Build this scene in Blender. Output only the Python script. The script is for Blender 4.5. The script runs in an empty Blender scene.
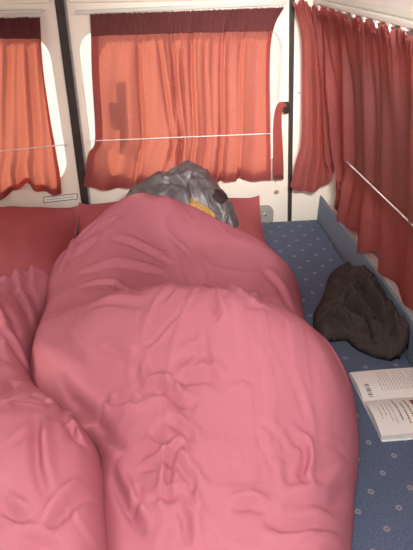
import bpy, bmesh, math, random
import numpy as np
from mathutils import Vector, Matrix, noise

C = bpy.context.scene.collection
S = bpy.context.scene
random.seed(7)

# ------------------------------------------------------------------ camera
def _n(v): return v / np.linalg.norm(v)
_Y = _n(np.array([-61, 315, -535.])); _X = np.array([6770, 402, -535.])
_X = _n(_X - _Y * _X.dot(_Y)); _Z = np.cross(_X, _Y)
R = np.stack([_X, _Y, _Z])
H = 0.9
EYE = np.array([0, 0, H])
cam_d = bpy.data.cameras.new('camera'); cam = bpy.data.objects.new('camera', cam_d); C.objects.link(cam)
m = Matrix([list(R[i]) + [EYE[i]] for i in range(3)] + [[0, 0, 0, 1]])
cam.matrix_world = m
cam_d.sensor_fit = 'VERTICAL'; cam_d.sensor_height = 24.0; cam_d.lens = 535.0 / 550.0 * 24.0
cam_d.clip_start = 0.02
S.camera = cam

def ray(px, py): return R @ np.array([px - 206.5, 275 - py, -535.])
def on_z(px, py, z): r = ray(px, py); return EYE + r * ((z - H) / r[2])
def on_y(px, py, y): r = ray(px, py); return EYE + r * (y / r[1])
def on_x(px, py, x): r = ray(px, py); return EYE + r * (x / r[0])

# ------------------------------------------------------------------ light
S.view_settings.view_transform = 'Standard'; S.view_settings.look = 'None'
S.view_settings.gamma = 1.0; S.view_settings.use_curve_mapping = False
S.view_settings.exposure = 0.0
w = bpy.data.worlds.new('sky'); S.world = w; w.use_nodes = True
bg = w.node_tree.nodes['Background']; bg.inputs[0].default_value = (1.0, 0.97, 0.92, 1); bg.inputs[1].default_value = 1.25

def light(name, kind, loc, energy, color=(1, 1, 1), size=0.1, target=None, size_y=None):
    d = bpy.data.lights.new(name, kind); d.energy = energy; d.color = color
    if kind == 'AREA':
        d.size = size
        if size_y: d.shape = 'RECTANGLE'; d.size_y = size_y
    elif kind == 'SUN': d.angle = size
    else: d.shadow_soft_size = size
    o = bpy.data.objects.new(name, d); C.objects.link(o); o.location = loc
    if target is not None:
        o.rotation_euler = (Vector(target) - Vector(loc)).to_track_quat('-Z', 'Y').to_euler()
    return o
light('sun', 'SUN', (-2, 6, 4), 2.9, (1.0, 0.86, 0.68), 0.02, target=(-2 + 0.75 * 4, 2, 4 - 0.42 * 4))
light('camera_flash', 'POINT', (-0.03, -0.02, 0.97), 18.5, (0.95, 0.97, 1.0), 0.02)
light('added_ceiling_fill', 'AREA', (0.22, 0.2, 1.06), 3.0, (1.0, 0.95, 0.92), 0.6, target=(0.15, 1.5, 0.1), size_y=0.4)  # unseen soft fill added under the ceiling to lift the interior

light('added_left_fill', 'AREA', (-1.27, 0.75, 0.62), 3.5, (1.0, 0.96, 0.9), 0.9, target=(0.5, 1.7, 0.35), size_y=0.4)  # unseen area fill added inside the left wall, raking towards the right rear
lr = light('added_right_rear_fill', 'AREA', (0.30, 0.35, 1.04), 3.3, (1.0, 0.98, 0.96), 0.3, target=(0.36, 1.95, 0.45), size_y=0.1); lr.data.spread = math.radians(50)  # added narrow fill, no real source, brightens the right rear door

# ------------------------------------------------------------------ materials
def mat(name, col, rough=0.8, noise_scale=0, amt=0.1, bump=0.0, bump_scale=200, metal=0.0, spec=0.3, sheen=0.0, transl=None, tfac=0.5, col2=None, detail=3):
    M = bpy.data.materials.new(name); M.use_nodes = True
    nt = M.node_tree; nd = nt.nodes; L = nt.links
    b = nd['Principled BSDF']; b.inputs['Roughness'].default_value = rough; b.inputs['Metallic'].default_value = metal
    b.inputs['Specular IOR Level'].default_value = spec
    b.inputs['Base Color'].default_value = (*col, 1)
    if sheen: b.inputs['Sheen Weight'].default_value = sheen
    tc = nd.new('ShaderNodeTexCoord')
    rgb = None
    if noise_scale:
        n = nd.new('ShaderNodeTexNoise'); n.inputs['Scale'].default_value = noise_scale; n.inputs['Detail'].default_value = detail
        L.new(tc.outputs['Object'], n.inputs['Vector'])
        r = nd.new('ShaderNodeValToRGB')
        c2 = col2 or tuple(min(1, c * (1 + amt)) for c in col)
        c1 = tuple(c * (1 - amt) for c in col)
        r.color_ramp.elements[0].position = 0.3; r.color_ramp.elements[0].color = (*c1, 1)
        r.color_ramp.elements[1].position = 0.7; r.color_ramp.elements[1].color = (*c2, 1)
        L.new(n.outputs['Fac'], r.inputs['Fac']); L.new(r.outputs['Color'], b.inputs['Base Color'])
    if bump:
        n2 = nd.new('ShaderNodeTexNoise'); n2.inputs['Scale'].default_value = bump_scale; n2.inputs['Detail'].default_value = 4
        L.new(tc.outputs['Object'], n2.inputs['Vector'])
        bp = nd.new('ShaderNodeBump'); bp.inputs['Strength'].default_value = bump; bp.inputs['Distance'].default_value = 0.002
        L.new(n2.outputs['Fac'], bp.inputs['Height']); L.new(bp.outputs['Normal'], b.inputs['Normal'])
    if transl:
        t = nd.new('ShaderNodeBsdfTranslucent'); t.inputs['Color'].default_value = (*transl, 1)
        if noise_scale:
            mx = nd.new('ShaderNodeMix'); mx.data_type = 'RGBA'; mx.blend_type = 'MULTIPLY'; mx.inputs[0].default_value = 0.6
            r2 = nd.new('ShaderNodeValToRGB'); r2.color_ramp.elements[0].position = 0.3; r2.color_ramp.elements[0].color = (.82, .77, .76, 1)
            r2.color_ramp.elements[1].position = 0.7
            L.new(n.outputs['Fac'], r2.inputs['Fac'])
            mx.inputs[6].default_value = (*transl, 1); L.new(r2.outputs['Color'], mx.inputs[7]); L.new(mx.outputs[2], t.inputs['Color'])
        s = nd.new('ShaderNodeMixShader'); s.inputs[0].default_value = tfac
        L.new(b.outputs[0], s.inputs[1]); L.new(t.outputs[0], s.inputs[2]); L.new(s.outputs[0], nd['Material Output'].inputs[0])
    return M

M_door = mat('painted_door_panel', (0.84, 0.77, 0.65), 0.45, 6, 0.03)
M_wall = mat('cream_wall_lining', (0.80, 0.76, 0.71), 0.6, 5, 0.04)
M_ceil = mat('ceiling_lining', (0.72, 0.66, 0.6), 0.8, 30, 0.03)
M_floor = mat('brown_floor_lino', (0.16, 0.11, 0.08), 0.6, 12, 0.2)
M_rubber = mat('dark_rubber', (0.035, 0.026, 0.022), 0.6, 40, 0.2)
M_rail = mat('cream_rail', (0.6, 0.57, 0.5), 0.4, 10, 0.03)
M_white = mat('white_plastic', (0.85, 0.83, 0.8), 0.4, 20, 0.02)
M_grey = mat('grey_plastic', (0.33, 0.31, 0.28), 0.5, 30, 0.08)
M_black = mat('black_plastic', (0.03, 0.022, 0.02), 0.4, 30, 0.1)
M_brass = mat('brass', (0.55, 0.38, 0.18), 0.35, 30, 0.1, metal=0.8)
M_curt = mat('rust_red_curtain_weave', (0.29, 0.092, 0.09), 0.9, 200, 0.12, 0.3, 500, transl=(0.92, 0.30, 0.20), tfac=0.45)
M_curt_r = mat('rust_red_curtain_weave_side', (0.29, 0.092, 0.09), 0.9, 200, 0.12, 0.3, 500, transl=(0.92, 0.30, 0.20), tfac=0.45)  # same colours as the main curtain weave
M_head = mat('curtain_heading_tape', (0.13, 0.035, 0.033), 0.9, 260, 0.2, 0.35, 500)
M_duvet = mat('crimson_cotton', (0.51, 0.172, 0.218), 0.85, 600, 0.05, 0.12, 900, spec=0.12)
M_pillow = mat('red_pillow_cotton', (0.42, 0.11, 0.12), 0.85, 500, 0.06, 0.12, 900, spec=0.12)
M_garm = mat('faded_black_jersey', (0.066, 0.052, 0.048), 0.95, 300, 0.3, 0.4, 600, spec=0.1)
M_nylon = mat('dark_grey_nylon', (0.10, 0.086, 0.086), 0.42, 40, 0.4, 0.3, 150, spec=0.6)
M_dark = mat('black_brown_nylon', (0.03, 0.018, 0.017), 0.5, 60, 0.2, 0.2, 200)
M_yel = mat('mustard_lining', (0.50, 0.28, 0.07), 0.7, 80, 0.4, 0.3, 200)
M_page = mat('book_paper', (0.88, 0.87, 0.82), 0.8, 25, 0.03)
M_ink = mat('faded_ink', (0.36, 0.33, 0.30), 0.9)
M_ink2 = mat('grey_ink', (0.13, 0.11, 0.10), 0.9)
M_pic1 = mat('brown_red_print', (0.22, 0.08, 0.07), 0.8, 60, 0.4)
M_pic2 = mat('grey_green_print', (0.15, 0.14, 0.11), 0.8, 90, 0.7)
M_wood = mat('plywood_base', (0.4, 0.27, 0.16), 0.7, 8, 0.15)
M_mat = mat('plain_blue_cushion', (0.13, 0.19, 0.32), 0.95, 300, 0.2, 0.3, 700)
M_back = mat('plain_blue_backrest', (0.21, 0.26, 0.33), 0.95, 350, 0.25, 0.3, 700)
M_pipe = mat('pale_blue_piping', (0.30, 0.36, 0.40), 0.8, 200, 0.1)

def glass_mat(name, tint, refl=0.06):
    M = bpy.data.materials.new(name); M.use_nodes = True
    nt = M.node_tree; nd = nt.nodes; L = nt.links; nd.remove(nd['Principled BSDF'])
    t = nd.new('ShaderNodeBsdfTransparent'); t.inputs[0].default_value = (*tint, 1)
    g = nd.new('ShaderNodeBsdfGlossy'); g.inputs['Roughness'].default_value = 0.02
    s = nd.new('ShaderNodeMixShader'); s.inputs[0].default_value = 0.05; L.new(t.outputs[0], s.inputs[1]); L.new(g.outputs[0], s.inputs[2])
    L.new(s.outputs[0], nd['Material Output'].inputs[0]); return M
M_glass = glass_mat('clear_window_glass', (0.95, 0.95, 0.93))
M_tint = glass_mat('light_blocking_window_glass', (0.10, 0.09, 0.08))  # dark tint added so the hidden side window barely backlights its curtain

def seat_fabric():
    # blue weave with small staggered pink-grey ring motifs
    M = mat('blue_seat_fabric', (0.100, 0.130, 0.200), 0.95, 260, 0.28, 0.35, 700)
    nt = M.node_tree; nd = nt.nodes; L = nt.links; b = nd['Principled BSDF']
    base = b.inputs['Base Color'].links[0].from_socket
    tc = nd.new('ShaderNodeTexCoord'); sp = nd.new('ShaderNodeSeparateXYZ'); L.new(tc.outputs['Object'], sp.inputs[0])
    def mth(op, a, bb=None):
        n = nd.new('ShaderNodeMath'); n.operation = op
        for i, v in enumerate((a, bb)):
            if v is None: continue
            if isinstance(v, (int, float)): n.inputs[i].default_value = v
            else: L.new(v, n.inputs[i])
        return n.outputs[0]
    px, py = 0.08, 0.08
    masks = []
    for ox, oy in ((0, 0), (0.5, 0.5)):
        u = mth('SUBTRACT', mth('FRACT', mth('ADD', mth('DIVIDE', sp.outputs[0], px), 10 + ox + 0.2875)), 0.5)
        v = mth('SUBTRACT', mth('FRACT', mth('ADD', mth('DIVIDE', sp.outputs[1], py), 10 + oy + 0.85)), 0.5)
        du = mth('ABSOLUTE', mth('MULTIPLY', u, px)); dv = mth('ABSOLUTE', mth('MULTIPLY', v, py))
        r = mth('SQRT', mth('ADD', mth('MULTIPLY', du, du), mth('MULTIPLY', dv, dv)))
        ring = mth('MULTIPLY', mth('LESS_THAN', r, 0.0062), mth('GREATER_THAN', r, 0.0020))
        masks.append(ring)
    mk = mth('MULTIPLY', mth('MAXIMUM', masks[0], masks[1]), 0.62)
    mx = nd.new('ShaderNodeMix'); mx.data_type = 'RGBA'; L.new(mk, mx.inputs[0]); L.new(base, mx.inputs[6])
    mx.inputs[7].default_value = (0.42, 0.34, 0.34, 1); L.new(mx.outputs[2], b.inputs['Base Color'])
    return M
M_seat = seat_fabric()

# ------------------------------------------------------------------ helpers
def obj(name, verts, faces, material, parent=None, smooth=False):
    me = bpy.data.meshes.new(name); me.from_pydata([tuple(map(float, v)) for v in verts], [], faces); me.update()
    bm = bmesh.new(); bm.from_mesh(me); bmesh.ops.recalc_face_normals(bm, faces=bm.faces); bm.to_mesh(me); bm.free()
    me.materials.append(material)
    if smooth:
        for p in me.polygons: p.use_smooth = True
    o = bpy.data.objects.new(name, me); C.objects.link(o)
    if parent: o.parent = parent; o.matrix_parent_inverse = Matrix.Translation(-parent.location)
    return o
def bobj(name, bm, material, parent=None, smooth=False):
    me = bpy.data.meshes.new(name); bm.to_mesh(me); bm.free(); me.materials.append(material)
    if smooth:
        for p in me.polygons: p.use_smooth = True
    o = bpy.data.objects.new(name, me); C.objects.link(o)
    if parent: o.parent = parent; o.matrix_parent_inverse = Matrix.Translation(-parent.location)
    return o
def tag(o, label, cat, group=None, kind=None):
    o['label'] = label; o['category'] = cat
    if group: o['group'] = group
    if kind: o['kind'] = kind
    return o
def empty(name, loc, label, cat, group=None):
    o = bpy.data.objects.new(name, None); C.objects.link(o); o.location = loc; o.empty_display_size = 0.05
    return tag(o, label, cat, group)
def struct(o): o['kind'] = 'structure'; return o
def plabel(o, t): o['label'] = t; return o
def box_bm(x0, x1, y0, y1, z0, z1, bev=0, seg=2, bm=None):
    t = bmesh.new(); bmesh.ops.create_cube(t, size=1)
    for v in t.verts: v.co = ((x0 + x1) / 2 + v.co.x * (x1 - x0), (y0 + y1) / 2 + v.co.y * (y1 - y0), (z0 + z1) / 2 + v.co.z * (z1 - z0))
    if bev: bmesh.ops.bevel(t, geom=t.edges[:], offset=bev, segments=seg, profile=0.5, affect='EDGES')
    if bm is None: return t
    me = bpy.data.meshes.new('tmp'); t.to_mesh(me); t.free(); bm.from_mesh(me); bpy.data.meshes.remove(me); return bm
def tube(pts, r, n=8, bm=None):
    bm = bm or bmesh.new(); pts = [Vector(p) for p in pts]; rings = []
    for i, p in enumerate(pts):
        d = (pts[min(i + 1, len(pts) - 1)] - pts[max(i - 1, 0)]).normalized()
        a = d.orthogonal() if i == 0 else (rings_a - d * rings_a.dot(d)); a.normalize(); rings_a = a
        b2 = d.cross(a)
        rings.append([bm.verts.new(p + (a * math.cos(2 * math.pi * k / n) + b2 * math.sin(2 * math.pi * k / n)) * r) for k in range(n)])
    for i in range(len(rings) - 1):
        for k in range(n): bm.faces.new((rings[i][k], rings[i][(k + 1) % n], rings[i + 1][(k + 1) % n], rings[i + 1][k]))
    bm.faces.new(rings[0][::-1]); bm.faces.new(rings[-1])
    return bm
def rrect(x0, x1, z0, z1, r, n=8):
    out = []
    for cx, cz, a0 in ((x1 - r, z1 - r, 0), (x0 + r, z1 - r, 90), (x0 + r, z0 + r, 180), (x1 - r, z0 + r, 270)):
        for k in range(n + 1):
            a = math.radians(a0 + 90 * k / n); out.append((cx + r * math.cos(a), cz + r * math.sin(a)))
    return out
def slab_xz(outer, hole, y0, y1):
    # solid slab in the xz plane from y0 to y1 with a hole cut through
    bm = bmesh.new()
    if hole is None:
        a = [bm.verts.new((x, y0, z)) for x, z in outer]; b2 = [bm.verts.new((x, y1, z)) for x, z in outer]
        bm.faces.new(a); bm.faces.new(b2[::-1]); n = len(a)
        for i in range(n): bm.faces.new((a[i], b2[i], b2[(i + 1) % n], a[(i + 1) % n]))
        bmesh.ops.recalc_face_normals(bm, faces=bm.faces); return bm
    cx = sum(p[0] for p in hole) / len(hole); cz = sum(p[1] for p in hole) / len(hole)
    def hit(ang):
        dx, dz = math.cos(ang), math.sin(ang); best = None
        for i in range(len(outer)):
            (ax, az), (bx, bz) = outer[i], outer[(i + 1) % len(outer)]
            ex, ez = bx - ax, bz - az; den = dx * ez - dz * ex
            if abs(den) < 1e-9: continue
            t = ((ax - cx) * ez - (az - cz) * ex) / den; s = ((ax - cx) * dz - (az - cz) * dx) / den
            if t > 0 and -1e-6 <= s <= 1 + 1e-6 and (best is None or t < best): best = t
        return cx + dx * best, cz + dz * best
    angs = []; hp = []
    for x, z in hole: angs.append(math.atan2(z - cz, x - cx))
    op = [hit(a) for a in angs]
    # snap nearest to corners
    for c in outer:
        i = min(range(len(op)), key=lambda k: (op[k][0] - c[0])**2 + (op[k][1] - c[1])**2); op[i] = c
    n = len(hole); layers = []
    for y in (y0, y1):
        layers.append(([bm.verts.new((x, y, z)) for x, z in hole], [bm.verts.new((x, y, z)) for x, z in op]))
    for i in range(n):
        j = (i + 1) % n
        for hv, ov in layers: bm.faces.new((hv[i], hv[j], ov[j], ov[i]))
        for q in (0, 1): bm.faces.new((layers[0][q][i], layers[0][q][j], layers[1][q][j], layers[1][q][i]))
    bmesh.ops.recalc_face_normals(bm, faces=bm.faces); return bm

# ------------------------------------------------------------------ the van shell
YR = 1.95
struct(bobj('floor', box_bm(-1.30, 0.80, -1.2, 2.02, -0.50, -0.46), M_floor))
struct(bobj('ceiling', box_bm(-1.30, 0.80, -1.2, 2.06, 1.10, 1.14), M_ceil))
struct(bobj('wall_front', box_bm(-1.30, 0.80, -1.24, -1.2, -0.46, 1.10), M_wall))
# left wall with an unseen window, added to bring light to the rear door
wl = slab_xz([(-1.2, -0.46), (2.06, -0.46), (2.06, 1.10), (-1.2, 1.10)], rrect(0.25, 1.25, 0.40, 0.85, 0.06), 1.30, 1.34)
for v in wl.verts: v.co = Vector((-v.co.y, v.co.x, v.co.z))
bmesh.ops.recalc_face_normals(wl, faces=wl.faces)
struct(bobj('wall_left', wl, M_wall))
wp = slab_xz(rrect(0.24, 1.26, 0.39, 0.86, 0.06), None, 1.318, 1.322)
for v in wp.verts: v.co = Vector((-v.co.y, v.co.x, v.co.z))
struct(bobj('added_window_4', wp, M_glass))
# curved right wall with a window opening
prof = [(0.745, -0.46), (0.735, -0.1), (0.725, 0.05), (0.708, 0.20), (0.697, 0.28), (0.655, 0.45), (0.605, 0.66), (0.572, 0.80), (0.53, 0.93), (0.44, 1.10)]
ys = [-1.2, -0.4, 0.15, 1.72, 2.06]
vs = [(x, y, z) for y in ys for x, z in prof]; fs = []
n = len(prof)
for i in range(len(ys) - 1):
    for k in range(n - 1):
        if i == 2 and 4 <= k <= 5: continue
        fs.append((i * n + k, i * n + k + 1, (i + 1) * n + k + 1, (i + 1) * n + k))
wr = struct(obj('wall_right', vs, fs, M_wall))
sol = wr.modifiers.new('s', 'SOLIDIFY'); sol.thickness = 0.03; sol.offset = 0
gl = []
for y in (0.15, 1.72):
    for x, z in prof[4:7]: gl.append((x + 0.005, y, z))
struct(obj('window_3', gl, [(0, 1, 4, 3), (1, 2, 5, 4)], M_tint))
# rear: header, outer posts, sill
struct(bobj('wall_rear', slab_xz([(-1.30, 0.84), (0.60, 0.84), (0.60, 1.10), (-1.30, 1.10)], None, 1.93, 2.06), M_wall))
struct(bobj('wall_rear_sill', slab_xz([(-1.30, -0.46), (0.745, -0.46), (0.735, -0.12), (-1.30, -0.12)], None, YR, 2.06), M_wall))
struct(bobj('wall_rear_post', slab_xz([(0.53, -0.12), (0.74, -0.12), (0.715, 0.2), (0.58, 0.84), (0.476, 0.84)], None, YR - 0.012, 2.06), M_door))
plx = [(0.552, -0.1), (0.50, 0.84)]
# doors
hole1 = rrect(-1.12, -0.333, 0.185, 0.70, 0.085)
hole2 = rrect(-0.243, 0.452, 0.215, 0.70, 0.075)
d1 = struct(bobj('door_1', slab_xz([(-1.30, -0.12), (-0.297, -0.12), (-0.291, 0.84), (-1.30, 0.84)], hole1, YR, 2.0), M_door))
d2 = struct(bobj('door_2', slab_xz([(-0.274, -0.12), (0.519, -0.12), (0.462, 0.84), (-0.268, 0.84)], hole2, YR, 2.0), M_door))
def pane(name, x0, x1, z0, z1, r):
    p = rrect(x0 - .008, x1 + .008, z0 - .008, z1 + .008, r); struct(bobj(name, slab_xz(p, None, 1.982, 1.986), M_glass))
pane('window_1', -1.12, -0.333, 0.185, 0.70, 0.085)
pane('window_2', -0.243, 0.452, 0.215, 0.70, 0.075)
# rubber seals
struct(bobj('trim_1', slab_xz([(-0.300, -0.12), (-0.272, -0.12), (-0.266, 0.84), (-0.294, 0.84)], None, YR - 0.014, 2.005), M_rubber))
struct(bobj('trim_2', slab_xz([(0.519, -0.12), (0.532, -0.12), (0.477, 0.84), (0.463, 0.84)], None, YR - 0.016, 2.005), M_rubber))
struct(bobj('trim_3', slab_xz([(-0.272, -0.12), (-0.2655, -0.12), (-0.2595, 0.84), (-0.266, 0.84)], None, YR - 0.006, YR + 0.002), M_grey))
# pressed ledge on each rear door, just above the curtain track
struct(bobj('trim_4', box_bm(-1.29, -0.31, YR - 0.012, YR + 0.001, 0.785, 0.80, 0.003), M_door))
struct(bobj('trim_5', box_bm(-0.25, 0.455, YR - 0.012, YR + 0.001, 0.785, 0.80, 0.003), M_door))

# door furniture
def knob(px, py, r, name, label, mt, cat):
    c = on_y(px, py, YR - 0.004)
    e = empty(name, c, label, cat)
    bm = bmesh.new()
    prof2 = [(0, r), (-0.003, r), (-0.005, r * .85), (-0.005, r * .55), (-0.002, r * .45), (-0.001, 0.0005)]
    rings = []
    for dy, rr in prof2: rings.append([bm.verts.new((c[0] + rr * math.cos(a * math.pi / 8), c[1] + 0.004 + dy, c[2] + rr * math.sin(a * math.pi / 8))) for a in range(16)])
    for i in range(len(rings) - 1):
        for k in range(16): bm.faces.new((rings[i][k], rings[i][(k + 1) % 16], rings[i + 1][(k + 1) % 16], rings[i + 1][k]))
    bm.faces.new(rings[-1])
    bobj('rim', bm, mt, e, True)
    bm = bmesh.new(); bmesh.ops.create_uvsphere(bm, u_segments=12, v_segments=8, radius=r * 0.5)
    for v in bm.verts: v.co = Vector((c[0] + v.co.x, c[1] + 0.001 + v.co.y * 0.6, c[2] + v.co.z))
    bobj('plug', bm, M_grey, e, True)
knob(276.5, 192.5, 0.0095, 'grommet', 'small round brass grommet in the white rear door above the grey bracket', M_brass, 'grommet')
b = bmesh.new(); bmesh.ops.create_uvsphere(b, u_segments=10, v_segments=6, radius=0.0035)
cc = on_y(275.5, 181.5, YR - 0.001); bmesh.ops.translate(b, verts=b.verts, vec=Vector(cc))
tag(bobj('screw', b, M_grey, None, True), 'tiny grey screw head just below the end of the hanging tie-back', 'screw')
b = bmesh.new(); bmesh.ops.create_uvsphere(b, u_segments=10, v_segments=6, radius=0.004)
cc = on_y(299, 93, YR - 0.013); bmesh.ops.translate(b, verts=b.verts, vec=Vector(cc))
tag(bobj('screw', b, M_grey, None, True), 'small screw head on the white post beside the right side curtain', 'screw')

# sticker on the left door
q = [on_y(*p, YR - 0.001) for p in ((43.6, 197.2), (77.3, 193.6), (77.3, 198.9), (43.6, 202.9))]
st = empty('sticker', q[3], 'narrow white sticker with a dark outline low on the left rear door', 'sticker')
def quadbar(a, b_, wd, y):
    d = np.array([b_[0] - a[0], b_[2] - a[2]]); L_ = np.linalg.norm(d); nrm = np.array([-d[1], d[0]]) / L_ * wd / 2
    return [(a[0] - nrm[0], y, a[2] - nrm[1]), (b_[0] - nrm[0], y, b_[2] - nrm[1]), (b_[0] + nrm[0], y, b_[2] + nrm[1]), (a[0] + nrm[0], y, a[2] + nrm[1])]
bb = bmesh.new()
lo = [bb.verts.new((p[0], YR - 0.001, p[2])) for p in q]; hi = [bb.verts.new((p[0], YR + 0.0005, p[2])) for p in q]
bb.faces.new(lo); bb.faces.new(hi[::-1])
for i in range(4): bb.faces.new((lo[i], hi[i], hi[(i + 1) % 4], lo[(i + 1) % 4]))
bobj('backing', bb, M_white, st)
vv = []; ff = []
for i in range(4):
    o_ = len(vv); vv += quadbar(q[i], q[(i + 1) % 4], 0.0028, YR - 0.0016); ff.append((o_, o_ + 1, o_ + 2, o_ + 3))
obj('border', vv, ff, M_ink2, st)
vv = []; ff = []; t = 0.08
mid0 = (q[0] + q[3]) / 2; mid1 = (q[1] + q[2]) / 2
while t < 0.9:
    l = random.uniform(0.02, 0.06); o_ = len(vv); vv += quadbar(mid0 + (mid1 - mid0) * t, mid0 + (mid1 - mid0) * (t + l), 0.004, YR - 0.0016); ff.append((o_, o_ + 1, o_ + 2, o_ + 3)); t += l + 0.025
obj('printed_text', vv, ff, M_ink, st)

# catch fixed on the inside of the right door window, seen as a shadow on the curtain
def catch():
    e = empty('window_catch', (-0.17, 1.972, 0.42), 'dark window catch behind the right rear curtain seen as a shadow', 'catch')
    bobj('plate', box_bm(-0.160, -0.124, 1.966, 1.981, 0.30, 0.56, 0.004), M_black, e, False)
    bobj('lever', box_bm(-0.182, -0.145, 1.955, 1.972, 0.40, 0.49, 0.006), M_black, e, False)
catch()

# ------------------------------------------------------------------ curtains
def poly_at(keys, u):
    # keys: list of (u, (x,y,z)); smooth interpolation
    for i in range(len(keys) - 1):
        if u <= keys[i + 1][0] or i == len(keys) - 2:
            a, b_ = keys[i], keys[i + 1]; t = (u - a[0]) / (b_[0] - a[0]); t = max(0, min(1, t))
            return np.array(a[1]) * (1 - t) + np.array(b_[1]) * t
def smooth_levels(levels, v):
    # levels: [(v, pt)], catmull
    k = 0
    while k < len(levels) - 2 and v > levels[k + 1][0]: k += 1
    v0, p1 = levels[k]; v1, p2 = levels[k + 1]
    p0 = levels[k - 1][1] if k > 0 else p1 * 2 - p2
    p3 = levels[k + 2][1] if k + 2 < len(levels) else p2 * 2 - p1
    t = (v - v0) / (v1 - v0)
    return 0.5 * ((2 * p1) + (-p0 + p2) * t + (2 * p0 - 5 * p1 + 4 * p2 - p3) * t * t + (-p0 + 3 * p1 - 3 * p2 + p3) * t**3)
def curtain(name, levels, nu, nv, fold, label, parent_loc, ruffle=0.004, heading=0.15, head_mt=None, scallop=0.0, nfine=60, room=(0, -1, 0), seed=1, hemside=(0.045, 0.045), hembot=0.04, mt=None, hem_off=0.0022):
    mt = mt or M_curt
    e = empty(name, parent_loc, label, 'curtain')
    V = np.zeros((nu, nv, 3)); nvec = np.array(room, float)
    for i in range(nu):
        u = i / (nu - 1); pts = [(v, poly_at(k, u)) for v, k in levels]
        for j in range(nv):
            v = j / (nv - 1); V[i, j] = smooth_levels(pts, v)
    du = np.gradient(V, axis=0)
    nr = np.stack([du[..., 1], -du[..., 0], np.zeros_like(du[..., 0])], -1)
    ln = np.linalg.norm(nr, axis=-1, keepdims=True); nr = nr / np.maximum(ln, 1e-9)
    sgn = np.sign((nr * nvec).sum(-1, keepdims=True)); sgn[sgn == 0] = 1; nr = nr * sgn
    # smooth the normals
    for _ in range(6): nr[1:-1] = (nr[:-2] + nr[1:-1] * 2 + nr[2:]) / 4
    D = np.zeros((nu, nv))
    for i in range(nu):
        u = i / (nu - 1)
        for j in range(nv):
            v = j / (nv - 1)
            d = fold(u, v)
            fine = math.exp(-(v / 0.16) ** 2)
            d += fine * 0.0035 * (math.sin(u * nfine * 2 * math.pi + 2 * math.sin(u * 23 + seed)) + 0.6 * noise.noise(Vector((u * nfine * 1.7, v * 3, seed))))
            d += 0.0035 * noise.noise(Vector((u * 14, v * 5, seed * 3.1))) * min(1, v * 3)
            D[i, j] = d
    W = V + nr * D[..., None]
    # ruffled top edge
    for i in range(nu):
        u = i / (nu - 1); r_ = ruffle * (0.5 * math.sin(u * nfine * 2 * math.pi) + noise.noise(Vector((u * nfine, 5, seed))))
        r_ += scallop * (abs(math.cos(u * 16 * math.pi)) ** 0.7 - 0.5)
        for j in range(min(8, nv)): W[i, j, 2] += r_ * (1 - j / 8)
    def mesh(nm, i0, i1, j0, j1, off, mt_, par):
        sub = W[i0:i1, j0:j1] + nr[i0:i1, j0:j1] * off
        a, c = sub.shape[:2]
        return obj(nm, sub.reshape(-1, 3), [(i * c + j, i * c + j + 1, (i + 1) * c + j + 1, (i + 1) * c + j) for i in range(a - 1) for j in range(c - 1)], mt_, par, True)
    fab = mesh('fabric', 0, nu, 0, nv, 0, mt, e)
    jh = max(2, int(heading * nv))
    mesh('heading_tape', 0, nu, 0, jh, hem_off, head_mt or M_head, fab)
    iL = int(hemside[0] * nu); iR = int(hemside[1] * nu)
    if iL > 1: mesh('side_hem', 0, iL, jh - 1, nv, -hem_off, mt, fab)
    if iR > 1: mesh('side_hem', nu - iR, nu, jh - 1, nv, -hem_off, mt, fab)
    jb = int(hembot * nv)
    if jb > 1: mesh('bottom_hem', max(0, iL - 1), nu - max(iR - 1, 0), nv - jb, nv, -hem_off, mt, fab)
    return e, W

YC = 1.925
def P(px, py, y=YC): return on_y(px, py, y)
def keysP(L_, y=YC): return [(u, P(px, py, y)) for u, px, py in L_]
def ext(L_, y=YC):   # left curtain carries on outside the frame
    return keysP(L_, y)
# left rear curtain (u from the frame's far left to its right edge)
xl = -0.98
def row(zs, xr, zr, hem=None):
    ks = [(0, (xl, YC, zs)), (0.5, ((xl + xr) / 2 - 0.02, YC, zs))]
    return ks
a_top = P(40, 17); a_mid = P(44, 75); a_w = P(53, 146); a_bot = P(61, 195)
def Lrow(pts): # pts px list for u .5..1
    w_ = [P(*p) for p in pts]; k = [(0, np.array([xl, YC, w_[0][2]]))]
    for i, p in enumerate(w_): k.append((0.55 + 0.45 * i / (len(w_) - 1), p))
    return k
lev = [(0, Lrow([(0, 18), (40, 17)])), (0.35, Lrow([(0, 75), (44, 76)])),
       (0.72, Lrow([(0, 151), (54, 146)])), (0.86, Lrow([(0, 176), (12, 172), (26, 165), (40, 169), (59, 173)])),
       (1.0, Lrow([(0, 200), (9, 195), (17, 188), (25, 185), (33, 189), (42, 192), (52, 194), (61, 195)]))]
def foldL(u, v):
    am = 0.013 * min(1, v * 4)
    return am * (math.sin(u * 52 + 3 * v) * 0.6 + math.sin(u * 31 - 2 * v + 1) * 0.6) - 0.012 * math.exp(-((v - 0.72) / 0.05) ** 2) * 0.5 + 0.012 * max(0, v - 0.75) * 4 * math.sin(u * 46 + 1)
curtain('curtain', lev, 260, 70, foldL, 'rust red curtain on the left rear door, cut off by the photo\'s left side', (xl, YC, 0.76), seed=2, hemside=(0.03, 0.03), nfine=70, hembot=0.06)

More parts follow.
